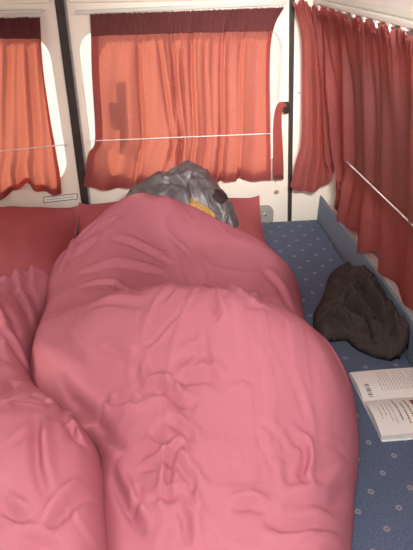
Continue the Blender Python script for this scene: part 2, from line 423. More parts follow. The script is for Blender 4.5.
lev = [(0, keysP([(0, 90, 14), (0.5, 185, 11), (1, 284, 7)])),
       (0.12, keysP([(0, 91, 34), (0.5, 183, 31), (1, 274, 29)])),
       (0.35, keysP([(0, 92, 75), (0.5, 182, 72), (1, 270.5, 68)])),
       (0.70, keysP([(0, 95, 139), (0.5, 183, 137), (1, 271, 134)])),
       (0.80, keysP([(0, 88, 155), (0.5, 180, 153), (1, 271, 150)])),
       (1.0, keysP([(0, 83.5, 187), (0.15, 112, 190), (0.3, 138, 187), (0.42, 158, 184), (0.7, 215, 181), (1, 271, 180)]))]
def foldR(u, v):
    am = min(1, v * 4)
    d = 0.013 * am * (math.sin(u * 48 + 2.5 * v) * 0.55 + math.sin(u * 29 - 2 * v + 1) * 0.6)
    # two long sharp folds crossing the lit cloth
    for u0, sl, a in ((0.42, 0.10, 0.018), (0.54, 0.03, 0.020), (0.72, -0.01, 0.020), (0.25, 0.03, 0.012), (0.34, 0.14, 0.013), (0.62, 0.02, 0.010), (0.83, -0.02, 0.012), (0.47, -0.03, 0.009)):
        x = (u - u0 - sl * v) / 0.014
        d += a * am * (math.exp(-x * x) - 0.8 * math.exp(-(x - 1.6) ** 2))
    d -= 0.005 * math.exp(-((v - 0.70) / 0.05) ** 2)
    return d
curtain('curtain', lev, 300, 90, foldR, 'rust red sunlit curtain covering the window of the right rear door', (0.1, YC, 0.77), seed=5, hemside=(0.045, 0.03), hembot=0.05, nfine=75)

# right side curtain: starts across the corner, then runs along the side wall
def X(px, py, x): return on_x(px, py, x)
near = 0.55
topk = [(0, P(294, 6, 1.90)), (0.05, P(300, 2, 1.89)), (0.10, np.array([0.530, 1.87, 0.762])), (1, np.array([0.540, near, 0.752]))]
m1 = [(0, P(301, 34, 1.895)), (0.12, P(318, 36, 1.88)), (0.25, X(338, 40, 0.575)), (1, np.array([0.575, near, 0.655]))]
m1[3] = (1, np.array([0.575, near, 0.655]))
m2 = [(0, P(302, 80, 1.895)), (0.13, P(322, 90, 1.885)), (0.27, X(345, 95, 0.61)), (1, np.array([0.615, near, 0.47]))]
mw = [(0, P(301, 138, 1.89)), (0.15, P(325, 152, 1.88)), (0.27, X(344, 162, 0.655)), (1, np.array([0.66, near, 0.283]))]
bz = [(0, P(290, 186, 1.885)), (0.045, P(299, 191, 1.88)), (0.09, P(310, 191, 1.875)), (0.15, P(325, 185, 1.87)), (0.185, P(332, 177, 1.87)),
      (0.21, P(336, 166, 1.865)), (0.225, X(339, 172, 0.662)), (0.25, X(342, 195, 0.662)), (0.28, X(336, 212, 0.655)), (0.33, X(346, 222, 0.652)),
      (0.37, X(357, 232, 0.655)), (0.39, X(356, 249, 0.645)), (0.43, X(367, 252, 0.65)), (0.47, X(379, 253, 0.655)), (0.51, X(387, 272, 0.655)),
      (0.56, X(398, 287, 0.655)), (0.60, X(407, 303, 0.655)), (0.64, X(416, 310, 0.655)), (1, np.array([0.66, near, 0.10]))]
bmid = []
for u, p in bz: bmid.append((u, p * 0.5 + poly_at(mw, u) * 0.5))
lev = [(0, topk), (0.17, m1), (0.42, m2), (0.72, mw), (0.86, bmid), (1, bz)]
def foldS(u, v):
    am = 0.35 + 0.65 * min(1, v * 2.5)
    fade = 1.0 if u > 0.05 else u / 0.05
    d = 0.011 * am * (math.sin(u * 62 + 1.5 * math.sin(3 * v)) * 0.7 + 0.5 * math.sin(u * 97 - 3 * v))
    for u0, sl, a in ((0.13, 0.07, 0.012), (0.17, 0.10, 0.015), (0.30, 0.02, 0.012), (0.45, 0.01, 0.010)):
        x = (u - u0 - sl * v) / 0.010
        d += a * am * (math.exp(-x * x) - 0.7 * math.exp(-(x - 1.7) ** 2))
    if v > 0.72: d += 0.012 * (v - 0.72) / 0.28 * math.sin(u * 75 + 1)
    pin = math.exp(-((v - 0.72) / 0.045) ** 2) * (1 if u > 0.25 else 0)
    return fade * d * (1 - 0.6 * pin) + 0.008
curtain('curtain', lev, 420, 100, foldS, 'long dull red curtain along the right side wall, gathered into points by its wire', (0.6, 1.2, 0.75), seed=9, room=(-1, -1, 0), ruffle=0.004, heading=0.07, head_mt=M_curt, scallop=0.022, nfine=70, hembot=0.04, mt=M_curt, hemside=(0.02, 0.0))

# rails
def rail(label, pts, r=0.006):
    pass
e = empty('curtain_rail', (-0.8, 1.935, 0.765), 'cream curtain rail above the left rear door window', 'curtain rail')
bobj('track', box_bm(-1.1, -0.335, 1.932, 1.946, 0.757, 0.768, 0.002), M_rail, e)
e = empty('curtain_rail', (0.1, 1.935, 0.765), 'cream curtain rail above the right rear door window', 'curtain rail')
bobj('track', slab_xz([(-0.235, 0.752), (0.455, 0.768), (0.455, 0.779), (-0.235, 0.763)], None, 1.934, 1.946), M_rail, e)
e = empty('curtain_rail', (0.55, 1.2, 0.775), 'pale curtain rail with white hooks along the right side wall', 'curtain rail')
bobj('track', box_bm(0.538, 0.562, 0.3, 1.915, 0.770, 0.784, 0.003), M_rail, e)
bobj('lip', box_bm(0.556, 0.576, 0.3, 1.915, 0.784, 0.806, 0.003), M_rail, e)
for k in range(18):
    y = 1.86 - k * 0.082
    bm = tube([(0.545, y, 0.772), (0.541, y, 0.766), (0.543, y - 0.004, 0.757), (0.546, y - 0.010, 0.748)], 0.0026, 6)
    box_bm(0.539, 0.552, y - 0.012, y + 0.014, 0.764, 0.771, 0.001, 1, bm)
    bobj('hook', bm, M_white, e, False)

# curtain wires
def wire(p0, p1, label, r=0.0017, sag=0.0, out=(0, -1, 0)):
    e = empty('curtain_wire', p0, label, 'curtain wire')
    pts = []
    for i in range(17):
        t = i / 16; p = np.array(p0) * (1 - t) + np.array(p1) * t; p[2] -= sag * 4 * t * (1 - t); pts.append(p)
    bobj('wire', tube(pts, r, 8), M_white, e, True)
    for p in (p0, p1):
        pe = np.array(p) - np.array(out) * 0.012
        bobj('hook', tube([p, (np.array(p) + pe) / 2 + np.array((0, 0, 0.003)), pe], 0.0016, 6), M_white, e, True)
wire(P(-60, 157, 1.905), P(68, 144.5, 1.91), 'thin pale curtain wire across the left rear curtain')
wire(P(89, 141, 1.905), P(272, 133.5, 1.905), 'thin white curtain wire stretched across the sunlit right rear curtain', 0.0017)
wire(on_x(345, 160, 0.632), np.array([0.638, 0.6, 0.318]), 'thick white curtain wire running along the right side curtain', 0.0024, out=(-1, 0, 0))

# tie-back strap
sc = P(283, 106, 1.925)
e = empty('curtain_tie_back', sc, 'short rust red tie-back strap hanging from a black clip beside the rear seal', 'tie-back')
cl = [(285, 104), (281.5, 104), (278.5, 109), (277.5, 118), (277.2, 130), (277.8, 145), (278, 160), (278.2, 178)]
wd = [4, 5.5, 6.5, 7.5, 8.5, 9.5, 10.5, 11]
vv = []; nW = 7
for k, ((cx, cy), w_) in enumerate(zip(cl, wd)):
    for j in range(nW):
        s = j / (nW - 1) - 0.5
        yo = 1.925 - 0.006 * math.cos(s * 3.14) - (0.010 if k < 3 else 0.004 * math.sin(k))
        p = on_y(cx + s * w_ * 0.95 + (0 if k > 1 else 0), cy + (s * 4 if k < 2 else 0), yo); vv.append(p)
o = obj('strap', vv, [(k * nW + j, k * nW + j + 1, (k + 1) * nW + j + 1, (k + 1) * nW + j) for k in range(len(cl) - 1) for j in range(nW - 1)], M_curt, e, True)
s_ = o.modifiers.new('s', 'SUBSURF'); s_.levels = 2; s_.render_levels = 2
t_ = o.modifiers.new('t', 'SOLIDIFY'); t_.thickness = 0.003
vv2 = []
for (cx, cy) in ((278.2, 175.5), (278.2, 179)):
    for s in (-0.5, 0.5): vv2.append(on_y(cx + s * 10.6, cy, 1.915))
o = obj('hem', vv2, [(0, 1, 3, 2)], M_head, e); t_ = o.modifiers.new('t', 'SOLIDIFY'); t_.thickness = 0.004
c0 = on_y(286, 107, 1.925)
bobj('clip', box_bm(c0[0] - 0.010, c0[0] + 0.010, 1.914, 1.936, c0[2] - 0.022, c0[2] + 0.018, 0.006, 3), M_black, e, True)

# ------------------------------------------------------------------ bed and seat
bobj_base = bobj('bed_base', box_bm(-1.28, 0.62, -0.1, 1.93, -0.459, -0.101, 0.004), M_wood)
tag(bobj_base, 'plywood bed base under the blue cushions', 'bed base')
o = bobj('mattress', box_bm(-1.26, 0.175, -0.08, 1.93, -0.10, -0.002, 0.03, 4), M_mat, None, True)
tag(o, 'plain blue mattress cushion under the crimson duvets', 'mattress')

def seat_cushion():
    e = empty('seat_cushion', (0.4, 1.0, -0.1), 'long blue patterned seat cushion along the right side under the book', 'cushion')
    x0, x1, y0, y1, r = 0.18, 0.628, -0.08, 1.915, 0.05
    outl = []
    for cx, cy, a0, rr in ((x1 - .012, y1 - .012, 0, .012), (x0 + r, y1 - r, 90, r), (x0 + r, y0 + r, 180, r), (x1 - r, y0 + r, 270, r)):
        for k in range(9): a = math.radians(a0 + 90 * k / 8); outl.append((cx + rr * math.cos(a), cy + rr * math.sin(a)))
    cx = (x0 + x1) / 2; cy = (y0 + y1) / 2
    # inset rings: rounded top edge
    def ring(inset, z):
        res = []
        for x, y in outl:
            res.append((min(max(x, x0 + inset), x1 - inset), min(max(y, y0 + inset), y1 - inset), z))
        return res
    rows_ = [ring(0.0, -0.1), ring(0, -0.022)]
    for k in range(1, 7):
        a = k / 6 * math.pi / 2; rows_.append(ring(0.02 * (1 - math.cos(a)), -0.022 + 0.022 * math.sin(a)))
    n = len(outl); vv = [p for r_ in rows_ for p in r_]; ff = []
    for i in range(len(rows_) - 1):
        for k in range(n): ff.append((i * n + k, i * n + (k + 1) % n, (i + 1) * n + (k + 1) % n, (i + 1) * n + k))
    ff.append(tuple(range(n))); ff.append(tuple((len(rows_) - 1) * n + k for k in range(n)))
    o = obj('cover', vv, ff, M_seat, e, True)
    for p in o.data.polygons:
        if len(p.vertices) > 4: p.use_smooth = False
    bobj('seam', tube([(x, y, -0.062) for x, y in outl] + [(outl[0][0], outl[0][1], -0.062)], 0.0025, 6), M_pipe, e, True)
seat_cushion()
# backrest strip against the wall
e = empty('backrest_cushion', (0.66, 1.0, 0), 'plain blue backrest cushion edge between the seat cushion and the right wall', 'cushion')
pf = [(0.630, -0.10), (0.630, 0.0), (0.632, 0.084), (0.634, 0.089), (0.639, 0.089), (0.641, 0.084), (0.642, -0.10)]
vv = []; ff = []
yy = [1.93, 1.90, 1.0, -0.05]
for y in yy: vv += [(x, y, z) for x, z in pf]
n = len(pf)
for i in range(3):
    for k in range(n): ff.append((i * n + k, i * n + (k + 1) % n, (i + 1) * n + (k + 1) % n, (i + 1) * n + k))
ff.append(tuple(range(n))); ff.append(tuple(3 * n + k for k in range(n)))
obj('cover', vv, ff, M_back, e)
bobj('piping', tube([(0.636, 1.932, -0.01), (0.636, 1.932, 0.088), (0.636, 1.0, 0.088), (0.636, -0.05, 0.088)], 0.003, 6), M_pipe, e, True)

struct(bobj('trim_6', box_bm(0.644, 0.70, -0.1, 1.93, -0.12, 0.050, 0.003), M_white))
# grey bracket with a round hole beside the pillow
c = on_y(265, 214, 1.935)
pts2 = rrect(c[0] - 0.045, c[0] + 0.034, -0.06, c[2] + 0.032, 0.026, 8)
o = bobj('door_bracket', slab_xz(pts2, rrect(c[0] - 0.008, c[0] + 0.008, c[2] - 0.008, c[2] + 0.008, 0.0079, 9), 1.932, 1.948), M_grey)
tag(o, 'grey plastic bracket with a round hole between the pillow and blue cushion', 'bracket')

# ------------------------------------------------------------------ soft things
def seg_dist(px, py, poly):
    """signed side + distance from arrays of points to a polyline"""
    best = np.full(px.shape, 1e9); sd = np.zeros(px.shape); tt = np.zeros(px.shape); L_ = 0
    tot = sum(math.hypot(poly[i + 1][0] - poly[i][0], poly[i + 1][1] - poly[i][1]) for i in range(len(poly) - 1))
    for i in range(len(poly) - 1):
        ax, ay = poly[i][:2]; bx, by = poly[i + 1][:2]; dx, dy = bx - ax, by - ay; l2 = dx * dx + dy * dy + 1e-12; l = math.sqrt(l2)
        t = np.clip(((px - ax) * dx + (py - ay) * dy) / l2, 0, 1)
        ex = px - (ax + t * dx); ey = py - (ay + t * dy); d = np.hypot(ex, ey)
        s = np.sign(dx * (py - ay) - dy * (px - ax))
        m_ = d < best; best = np.where(m_, d, best); sd = np.where(m_, d * s, sd); tt = np.where(m_, (L_ + t * l) / tot, tt); L_ += l
    return best, sd, tt
def inside_dist(px, py, poly):
    """distance to outline, positive inside"""
    d, _, _ = seg_dist(px, py, poly + [poly[0]])
    ins = np.zeros(px.shape, bool); n = len(poly)
    for i in range(n):
        x1, y1 = poly[i][:2]; x2, y2 = poly[(i + 1) % n][:2]
        c_ = ((y1 > py) != (y2 > py)) & (px < (x2 - x1) * (py - y1) / (y2 - y1 + 1e-12) + x1)
        ins ^= c_
    return np.where(ins, d, -d)
def nz(px, py, fx, fy, seed, ridged=False, warp=0.0):
    out = np.zeros(px.shape); f = out.ravel(); X_ = px.ravel(); Y_ = py.ravel()
    for i in range(len(f)):
        x, y = X_[i] * fx, Y_[i] * fy
        if warp:
            x += warp * noise.noise(Vector((x * .6, y * .6, seed + 7.7))); y += warp * noise.noise(Vector((x * .6 + 3, y * .6, seed + 1.3)))
        v = noise.noise(Vector((x, y, seed)))
        f[i] = (1 - abs(v) * 2) if ridged else v
    return f.reshape(px.shape)
def spline_closed(pts, n=6):
    out = []; N = len(pts); P_ = [np.array(p[:2]) for p in pts]
    for i in range(N):
        p0, p1, p2, p3 = P_[i - 1], P_[i], P_[(i + 1) % N], P_[(i + 2) % N]
        for k in range(n):
            t = k / n
            out.append(tuple(0.5 * ((2 * p1) + (-p0 + p2) * t + (2 * p0 - 5 * p1 + 4 * p2 - p3) * t * t + (-p0 + 3 * p1 - 3 * p2 + p3) * t**3)))
    return out
def edge_prof(d, w):
    t = np.clip(d / w, 0, 1); return np.sqrt(np.clip(1 - (1 - t) ** 2, 0, 1))
class Field:
    """cloth heap: height over the bed, solid down to a base height"""
    def __init__(s, outline, step, hfun, z0=0.0, under=None):
        s.under = under
        s.o = outline; s.step = step; s.z0 = z0
        xs = [p[0] for p in outline]; ysl = [p[1] for p in outline]
        s.x = np.arange(min(xs) - step, max(xs) + 2 * step, step); s.y = np.arange(min(ysl) - step, max(ysl) + 2 * step, step)
        s.X, s.Y = np.meshgrid(s.x, s.y, indexing='ij'); s.d = inside_dist(s.X, s.Y, outline)
        s.Z = hfun(s.X, s.Y, s.d)
    def at(s, x, y):
        i = (x - s.x[0]) / s.step; j = (y - s.y[0]) / s.step
        i0, j0 = int(i), int(j)
        if i0 < 0 or j0 < 0 or i0 >= len(s.x) - 1 or j0 >= len(s.y) - 1: return -1
        a, b_ = i - i0, j - j0; Z = s.Z
        return Z[i0, j0] * (1 - a) * (1 - b_) + Z[i0 + 1, j0] * a * (1 - b_) + Z[i0, j0 + 1] * (1 - a) * b_ + Z[i0 + 1, j0 + 1] * a * b_
    def pick(s, px, py):
        r = ray(px, py); r = r / np.linalg.norm(r)
        for k in range(600):
            p = EYE + r * (0.3 + k * 0.004)
            z = s.at(p[0], p[1])
            if z > -0.5 and p[2] <= z and s.d[min(len(s.x) - 1, max(0, int((p[0] - s.x[0]) / s.step))), min(len(s.y) - 1, max(0, int((p[1] - s.y[0]) / s.step)))] > -0.01: return p
        return on_z(px, py, 0.1)
    def crease(s, pxs, a=0.008, w=0.009, side=1, ridge=0.8):
        w *= 0.8
        poly = [s.pick(*p) for p in pxs]
        s.crease_xy(poly, a, w, side, ridge)
    def crease_xy(s, poly, a, w, side=1, ridge=0.8):
        d, sd, tt = seg_dist(s.X, s.Y, poly)
        tap = np.clip(np.sin(tt * math.pi), 0, 1) ** 0.7
        s.Z += 1.7 * a * tap * (-np.exp(-(d / w) ** 2) + ridge * np.exp(-((sd * side - 1.7 * w) / (1.1 * w)) ** 2) * (d < 5 * w))
    def mesh(s, name, material, parent=None):
        inside = s.d > 0; idx = {}; vv = []; ff = []
        nx, ny = s.X.shape; cell = np.zeros((nx - 1, ny - 1), bool)
        cell = (s.d[:-1, :-1] > 0) & (s.d[1:, :-1] > 0) & (s.d[:-1, 1:] > 0) & (s.d[1:, 1:] > 0)
        def vid(i, j, top):
            k = (i, j, top)
            if k not in idx: idx[k] = len(vv); vv.append((s.X[i, j], s.Y[i, j], max(s.Z[i, j], s.z0 + 0.001) if top else (s.z0 if s.under is None else max(s.z0, s.Z[i, j] - s.under))))
            return idx[k]
        for i in range(nx - 1):
            for j in range(ny - 1):
                if not cell[i, j]: continue
                ff.append((vid(i, j, 1), vid(i + 1, j, 1), vid(i + 1, j + 1, 1), vid(i, j + 1, 1)))
                if s.under is not None: ff.append((vid(i, j, 0), vid(i, j + 1, 0), vid(i + 1, j + 1, 0), vid(i + 1, j, 0)))
                for (di, dj, a, b_) in ((-1, 0, (i, j), (i, j + 1)), (1, 0, (i + 1, j + 1), (i + 1, j)), (0, -1, (i + 1, j), (i, j)), (0, 1, (i, j + 1), (i + 1, j + 1))):
                    ii, jj = i + di, j + dj
                    if ii < 0 or jj < 0 or ii >= nx - 1 or jj >= ny - 1 or not cell[ii, jj]:
                        ff.append((vid(*a, 1), vid(*b_, 1), vid(*b_, 0), vid(*a, 0)))
        return obj(name, vv, ff, material, parent, True)
def G(x, y, cx, cy, sx, sy, ang=0):
    c_, s_ = math.cos(ang), math.sin(ang); u = (x - cx) * c_ + (y - cy) * s_; v = -(x - cx) * s_ + (y - cy) * c_
    return np.exp(-(u / sx) ** 2 - (v / sy) ** 2)

# pillows
def pillow(cx, cy, wx, wy, h, rot, seed, label, corner_up=0.0, zb=0.0):
    e = empty('pillow', (cx, cy, zb), label, 'pillow')
    N, Mn = 70, 52; vv = []; ff = []
    for side in (1, -1):
        for i in range(N):
            for j in range(Mn):
                u = i / (N - 1) * 2 - 1; v = j / (Mn - 1) * 2 - 1
                prof3 = (max(0, 1 - abs(u) ** 2.6) ** 0.62) * (max(0, 1 - abs(v) ** 2.6) ** 0.62)
                pin = 1 - 0.03 * (1 - abs(u) ** 2) * (abs(v) ** 3) ; pin2 = 1 - 0.02 * (1 - abs(v) ** 2) * (abs(u) ** 3)
                x = u * wx / 2 * pin2; y = v * wy / 2 * pin
                top = prof3 * h * (0.88 if side > 0 else 0.12)
                wr_ = 0.006 * noise.noise(Vector((x * 16, y * 9, seed))) + 0.008 * (1 - abs(noise.noise(Vector((x * 9, y * 5 + 2, seed)))) * 3) * prof3
                z = h * 0.12 + (top + wr_ * prof3 if side > 0 else -top) + corner_up * max(0, v) ** 2.5 + 0.02 * (abs(u) ** 6) * (abs(v) ** 4)
                c_, s_ = math.cos(rot), math.sin(rot)
                vv.append((cx + x * c_ - y * s_, cy + x * s_ + y * c_, zb + max(z, 0.0)))
        o_ = 0 if side > 0 else N * Mn
        for i in range(N - 1):
            for j in range(Mn - 1):
                q_ = (o_ + i * Mn + j, o_ + (i + 1) * Mn + j, o_ + (i + 1) * Mn + j + 1, o_ + i * Mn + j + 1); ff.append(q_ if side > 0 else q_[::-1])
    o = obj('pillowcase', vv, ff, M_pillow, e, True)
    bm = bmesh.new(); bm.from_mesh(o.data); bmesh.ops.remove_doubles(bm, verts=bm.verts, dist=0.0004); bm.to_mesh(o.data); bm.free()
    return e
pillow(-0.655, 1.67, 0.70, 0.50, 0.15, 0.0, 3.0, 'red pillow at the left, cut off by the photo, under the left rear curtain', 0.065)
pillow(0.034, 1.665, 0.69, 0.50, 0.15, -0.02, 8.0, 'red pillow at the head of the large duvet, its corner showing beside the nylon jacket', 0.075)

# ---- large duvet over the sleeper
outA = spline_closed([(-0.365, 1.42), (-0.35, 1.53), (-0.26, 1.60), (-0.15, 1.66), (-0.03, 1.70), (0.10, 1.70), (0.22, 1.63), (0.31, 1.55), (0.375, 1.46), (0.405, 1.35), (0.39, 1.22), (0.375, 1.12),
        (0.40, 1.02), (0.415, 0.93), (0.408, 0.85), (0.365, 0.70), (0.315, 0.58), (0.265, 0.42), (0.25, 0.10), (0.1, 0.02), (-0.14, 0.05), (-0.13, 0.40), (-0.145, 0.58),
        (-0.17, 0.72), (-0.27, 0.84), (-0.33, 0.98), (-0.345, 1.12), (-0.345, 1.28)], 6)
def hA(x, y, d):
    z = 0.105 + 0.15 * G(x, y, -0.06, 1.56, 0.24, 0.22) + 0.045 * G(x, y, 0.24, 1.38, 0.15, 0.17)
    z += 0.20 * G(x, y, 0.09, 0.87, 0.33, 0.155, -0.52) + 0.11 * G(x, y, 0.08, 0.62, 0.26, 0.30) + 0.05 * G(x, y, -0.14, 1.2, 0.13, 0.3)
    z += 0.012 * nz(x, y, 5, 4, 1.0) + 0.010 * nz(x, y, 9, 8, 4.0, warp=1)
    e_ = edge_prof(d, 0.055 + 0.04 / (1 + np.exp(-(x - 0.1) * 25)))
    tl = np.clip((y - 1.36) * 6, 0, 1) * np.clip((-0.05 - x) * 6, 0, 1)
    e_ = e_ * (1 - tl) + tl * edge_prof(d, 0.15)
    return z * e_ + 0.004
FA = Field(outA, 0.0045, hA, under=0.055)
def ridged(F, fx, fy, seed, amp, warp=1.0, sharp=2.0, mask=None):
    v = nz(F.X, F.Y, fx, fy, seed, True, warp); v = np.clip(v, 0, 1) ** sharp
    F.Z += amp * v * (mask if mask is not None else 1) * np.clip(F.d / 0.10, 0, 1)
ridged(FA, 7, 4, 11.0, 0.006, 1.2, 5, G(FA.X, FA.Y, -0.05, 1.0, 0.5, 0.6))
ridged(FA, 15, 11, 21.0, 0.003, 1.2, 4, G(FA.X, FA.Y, -0.05, 0.6, 0.4, 0.4))
ridged(FA, 30, 22, 27.0, 0.0018, 1.5, 4, G(FA.X, FA.Y, -0.05, 0.6, 0.5, 0.5))
A = FA.crease
A([(108, 395), (103, 408), (97, 420)], 0.010, 0.008)
A([(72, 416), (85, 419), (97, 420), (110, 436), (124, 450)], 0.012, 0.010, -1)
A([(58, 375), (72, 396), (86, 410), (97, 420)], 0.008, 0.008)
A([(135, 366), (138, 380), (143, 389), (156, 386), (167, 389), (179, 402), (198, 406)], 0.011, 0.008)
A([(100, 408), (116, 402), (140, 399), (168, 393)], 0.009, 0.009, -1)
A([(140, 470), (156, 466), (170, 456), (184, 438)], 0.010, 0.007)
A([(171, 440), (170, 456), (168, 480), (165, 505)], 0.009, 0.007, -1)
A([(170, 456), (184, 472), (202, 494)], 0.008, 0.008)
A([(111, 468), (117, 486), (128, 508), (146, 536)], 0.012, 0.009)
A([(150, 500), (166, 496), (180, 500)], 0.007, 0.007)
A([(130, 520), (138, 500), (136, 486)], 0.006, 0.007)
A([(178, 505), (186, 520), (190, 545)], 0.008, 0.009)
A([(287, 425), (294, 440), (305, 447), (306, 460), (302, 473), (309, 488)], 0.009, 0.007)
A([(296, 384), (300, 400), (304, 420)], 0.004, 0.008)
A([(282, 505), (305, 502), (330, 506), (357, 500)], 0.008, 0.010)
A([(262, 520), (280, 528), (306, 526), (340, 532)], 0.008, 0.010, -1)
A([(230, 510), (250, 505), (268, 512)], 0.006, 0.009)
A([(168, 382), (190, 378), (212, 378), (226, 392)], 0.007, 0.009)
A([(172, 360), (196, 354), (215, 357)], 0.004, 0.009)
A([(160, 420), (175, 424), (190, 436), (196, 452)], 0.007, 0.008)
A([(150, 432), (158, 440), (172, 444)], 0.006, 0.007, -1)
A([(78, 289), (95, 284), (112, 283), (147, 289)], 0.007, 0.010)
A([(76, 276), (108, 266), (135, 268), (165, 275)], 0.008, 0.012)
A([(66, 262), (90, 246), (110, 236)], 0.008, 0.012)
A([(110, 240), (130, 244), (160, 258), (172, 266)], 0.006, 0.010)
A([(85, 310), (120, 302), (150, 306)], 0.005, 0.010)
A([(70, 250), (84, 235), (100, 222), (120, 212)], 0.008, 0.010, -1)
A([(80, 232), (66, 250), (54, 274)], 0.007, 0.010); A([(100, 218), (84, 234), (72, 256), (60, 276)], 0.006, 0.010, -1); A([(120, 214), (100, 232), (84, 252)], 0.006, 0.012)
A([(214, 290), (214, 302), (219, 314), (214, 322)], 0.007, 0.007)
A([(240, 306), (258, 308), (276, 302)], 0.006, 0.008)
A([(200, 280), (226, 286), (244, 300)], 0.006, 0.010)
A([(262, 270), (280, 288), (290, 310)], 0.006, 0.012)
A([(60, 330), (70, 350), (90, 372)], 0.006, 0.012)
A([(102, 345), (118, 352), (130, 364)], 0.005, 0.009)
# stitched ribs that run along the duvet cover
for x0 in (0.128, 0.137, 0.168, 0.177, 0.222, 0.231, 0.243):
    xx = FA.X - (x0 + 0.05 * (FA.Y - 0.8))
    FA.Z += 0.0026 * np.exp(-(xx / 0.0035) ** 2) * np.clip((FA.Y - 0.45) * 6, 0, 1) * np.clip((1.06 - FA.Y) * 8, 0, 1)
def small_creases(F, n_, x0, x1, y0, y1, seed):
    rg = random.Random(seed)
    for _ in range(n_):
        x, y = rg.uniform(x0, x1), rg.uniform(y0, y1); a = 1.2 * noise.noise(Vector((x * 3, y * 3, seed))) * math.pi + rg.uniform(-.6, .6) + 0.9
        pl = [(x, y)]
        for k in range(rg.randint(4, 8)): a += rg.uniform(-.35, .35); x += 0.012 * math.cos(a); y += 0.012 * math.sin(a); pl.append((x, y))
        F.crease_xy(pl, rg.uniform(.0015, .0032), rg.uniform(.0035, .006), rg.choice((-1, 1)))
small_creases(FA, 34, -0.12, 0.34, 0.35, 0.95, 3); small_creases(FA, 9, -0.3, 0.3, 0.9, 1.5, 5)
o = FA.mesh('duvet', M_duvet)
tag(o, 'large crimson duvet heaped over a sleeper, its right edge along the blue seat cushion', 'duvet')

# ---- second duvet, on the left
outB = spline_closed([(-1.22, 0.1), (-0.10, 0.1), (-0.09, 0.40), (-0.10, 0.56), (-0.125, 0.70), (-0.22, 0.83), (-0.31, 0.98), (-0.33, 1.12), (-0.335, 1.28), (-0.30, 1.40),
        (-0.33, 1.47), (-0.44, 1.44), (-0.60, 1.42), (-0.85, 1.44), (-1.22, 1.42)], 6)
def hB(x, y, d):
    z = 0.125 + 0.14 * G(x, y, -0.27, 0.62, 0.17, 0.22, 0.3) + 0.06 * G(x, y, -0.55, 1.2, 0.25, 0.22) + 0.04 * G(x, y, -0.36, 1.38, 0.1, 0.07)
    z += 0.015 * nz(x, y, 7, 6, 31.0, warp=1) + 0.02 * nz(x, y, 6, 3, 33.0, warp=1) * np.clip((y - 0.85) * 4, 0, 1)
    top = np.clip((y - 1.05) * 4, 0, 1)
    return z * (1 - 0.25 * top) * edge_prof(d, 0.055 + 0.07 * top) + 0.004
FB = Field(outB, 0.0045, hB, under=0.055)
ridged(FB, 9, 5, 41.0, 0.007, 1.5, 3, np.clip((FB.Y - 0.8) * 4, 0.25, 1))
ridged(FB, 16, 10, 47.0, 0.008, 1.5, 3, np.clip((FB.Y - 0.8) * 4, 0.3, 1))
B = FB.crease
B([(38, 415), (36, 440), (37, 465), (46, 500)], 0.010, 0.010)
B([(48, 534), (60, 515), (76, 498), (92, 495)], 0.010, 0.009)
B([(0, 505), (18, 516), (30, 520)], 0.009, 0.008)
B([(20, 540), (45, 545), (60, 548)], 0.008, 0.010)
B([(62, 405), (66, 425), (80, 445), (95, 462)], 0.008, 0.008)
B([(70, 420), (76, 440), (90, 452)], 0.007, 0.006)
B([(10, 268), (14, 290), (26, 310), (32, 340)], 0.009, 0.012)
B([(0, 300), (12, 320), (20, 345)], 0.009, 0.012, -1)
B([(30, 262), (28, 285), (36, 305)], 0.007, 0.010)
B([(0, 262), (20, 258), (44, 264)], 0.007, 0.010)
B([(4, 330), (16, 350), (28, 372)], 0.009, 0.010)
B([(0, 396), (14, 384), (26, 382)], 0.008, 0.010)
small_creases(FB, 26, -0.45, -0.12, 0.35, 0.8, 8); small_creases(FB, 22, -0.7, -0.3, 0.8, 1.4, 9)
o = FB.mesh('duvet', M_duvet)
tag(o, 'second crimson duvet lying at the left side of the bed, below the left pillow', 'duvet')

# ---- black garment on the seat
gp = [(325, 288), (328, 275), (334, 267), (343, 261), (353, 259), (364, 260), (371, 264), (373, 277), (384, 288), (394, 300), (401, 316), (408, 332), (410, 343), (405, 352), (393, 355), (374, 351), (356, 343), (346, 335), (333, 336), (320, 334), (314, 322), (314, 310), (320, 299)]
og = spline_closed([on_z(px, py, 0.022) for px, py in gp], 5)
og = [(min(x, 0.627), y) for x, y in og]
def hG(x, y, d):
    z = 0.038 + 0.022 * G(x, y, 0.55, 1.30, 0.08, 0.10) + 0.012 * nz(x, y, 18, 14, 3.0, warp=1)
    t = np.clip((x - 0.56) / 0.05, 0, 1); t = t * t * (3 - 2 * t) * np.clip((1.50 - y) / 0.2, 0, 1); z = z * (0.45 + 0.55 * np.clip((1.56 - y) / 0.2, 0, 1))
    return (z + 0.045 * t) * edge_prof(d, 0.045 - 0.03 * t) + 0.003
FG = Field(og, 0.003, hG, under=0.02)
ridged(FG, 8, 13, 5.0, 0.016, 1.0, 1.6); ridged(FG, 18, 24, 9.0, 0.009, 0.8, 2.0); ridged(FG, 40, 50, 13.0, 0.004, 0.8, 2.0)
g_ = FG.crease
g_([(330, 290), (345, 292), (357, 305), (368, 330)], 0.016, 0.008)
g_([(352, 262), (362, 285), (372, 300), (388, 330)], 0.014, 0.008)
g_([(318, 300), (335, 312), (350, 330)], 0.012, 0.007)
g_([(336, 275), (352, 282), (368, 284)], 0.010, 0.007)
g_([(360, 300), (366, 318), (374, 345)], 0.013, 0.006, -1)
g_([(385, 300), (392, 322), (396, 345)], 0.010, 0.006)
small_creases(FG, 40, 0.44, 0.62, 1.05, 1.5, 12)
small_creases(FG, 30, 0.44, 0.62, 1.05, 1.5, 14)
o = FG.mesh('garment', M_garm)
tag(o, 'crumpled black knitted garment lying on the blue patterned seat cushion', 'garment')

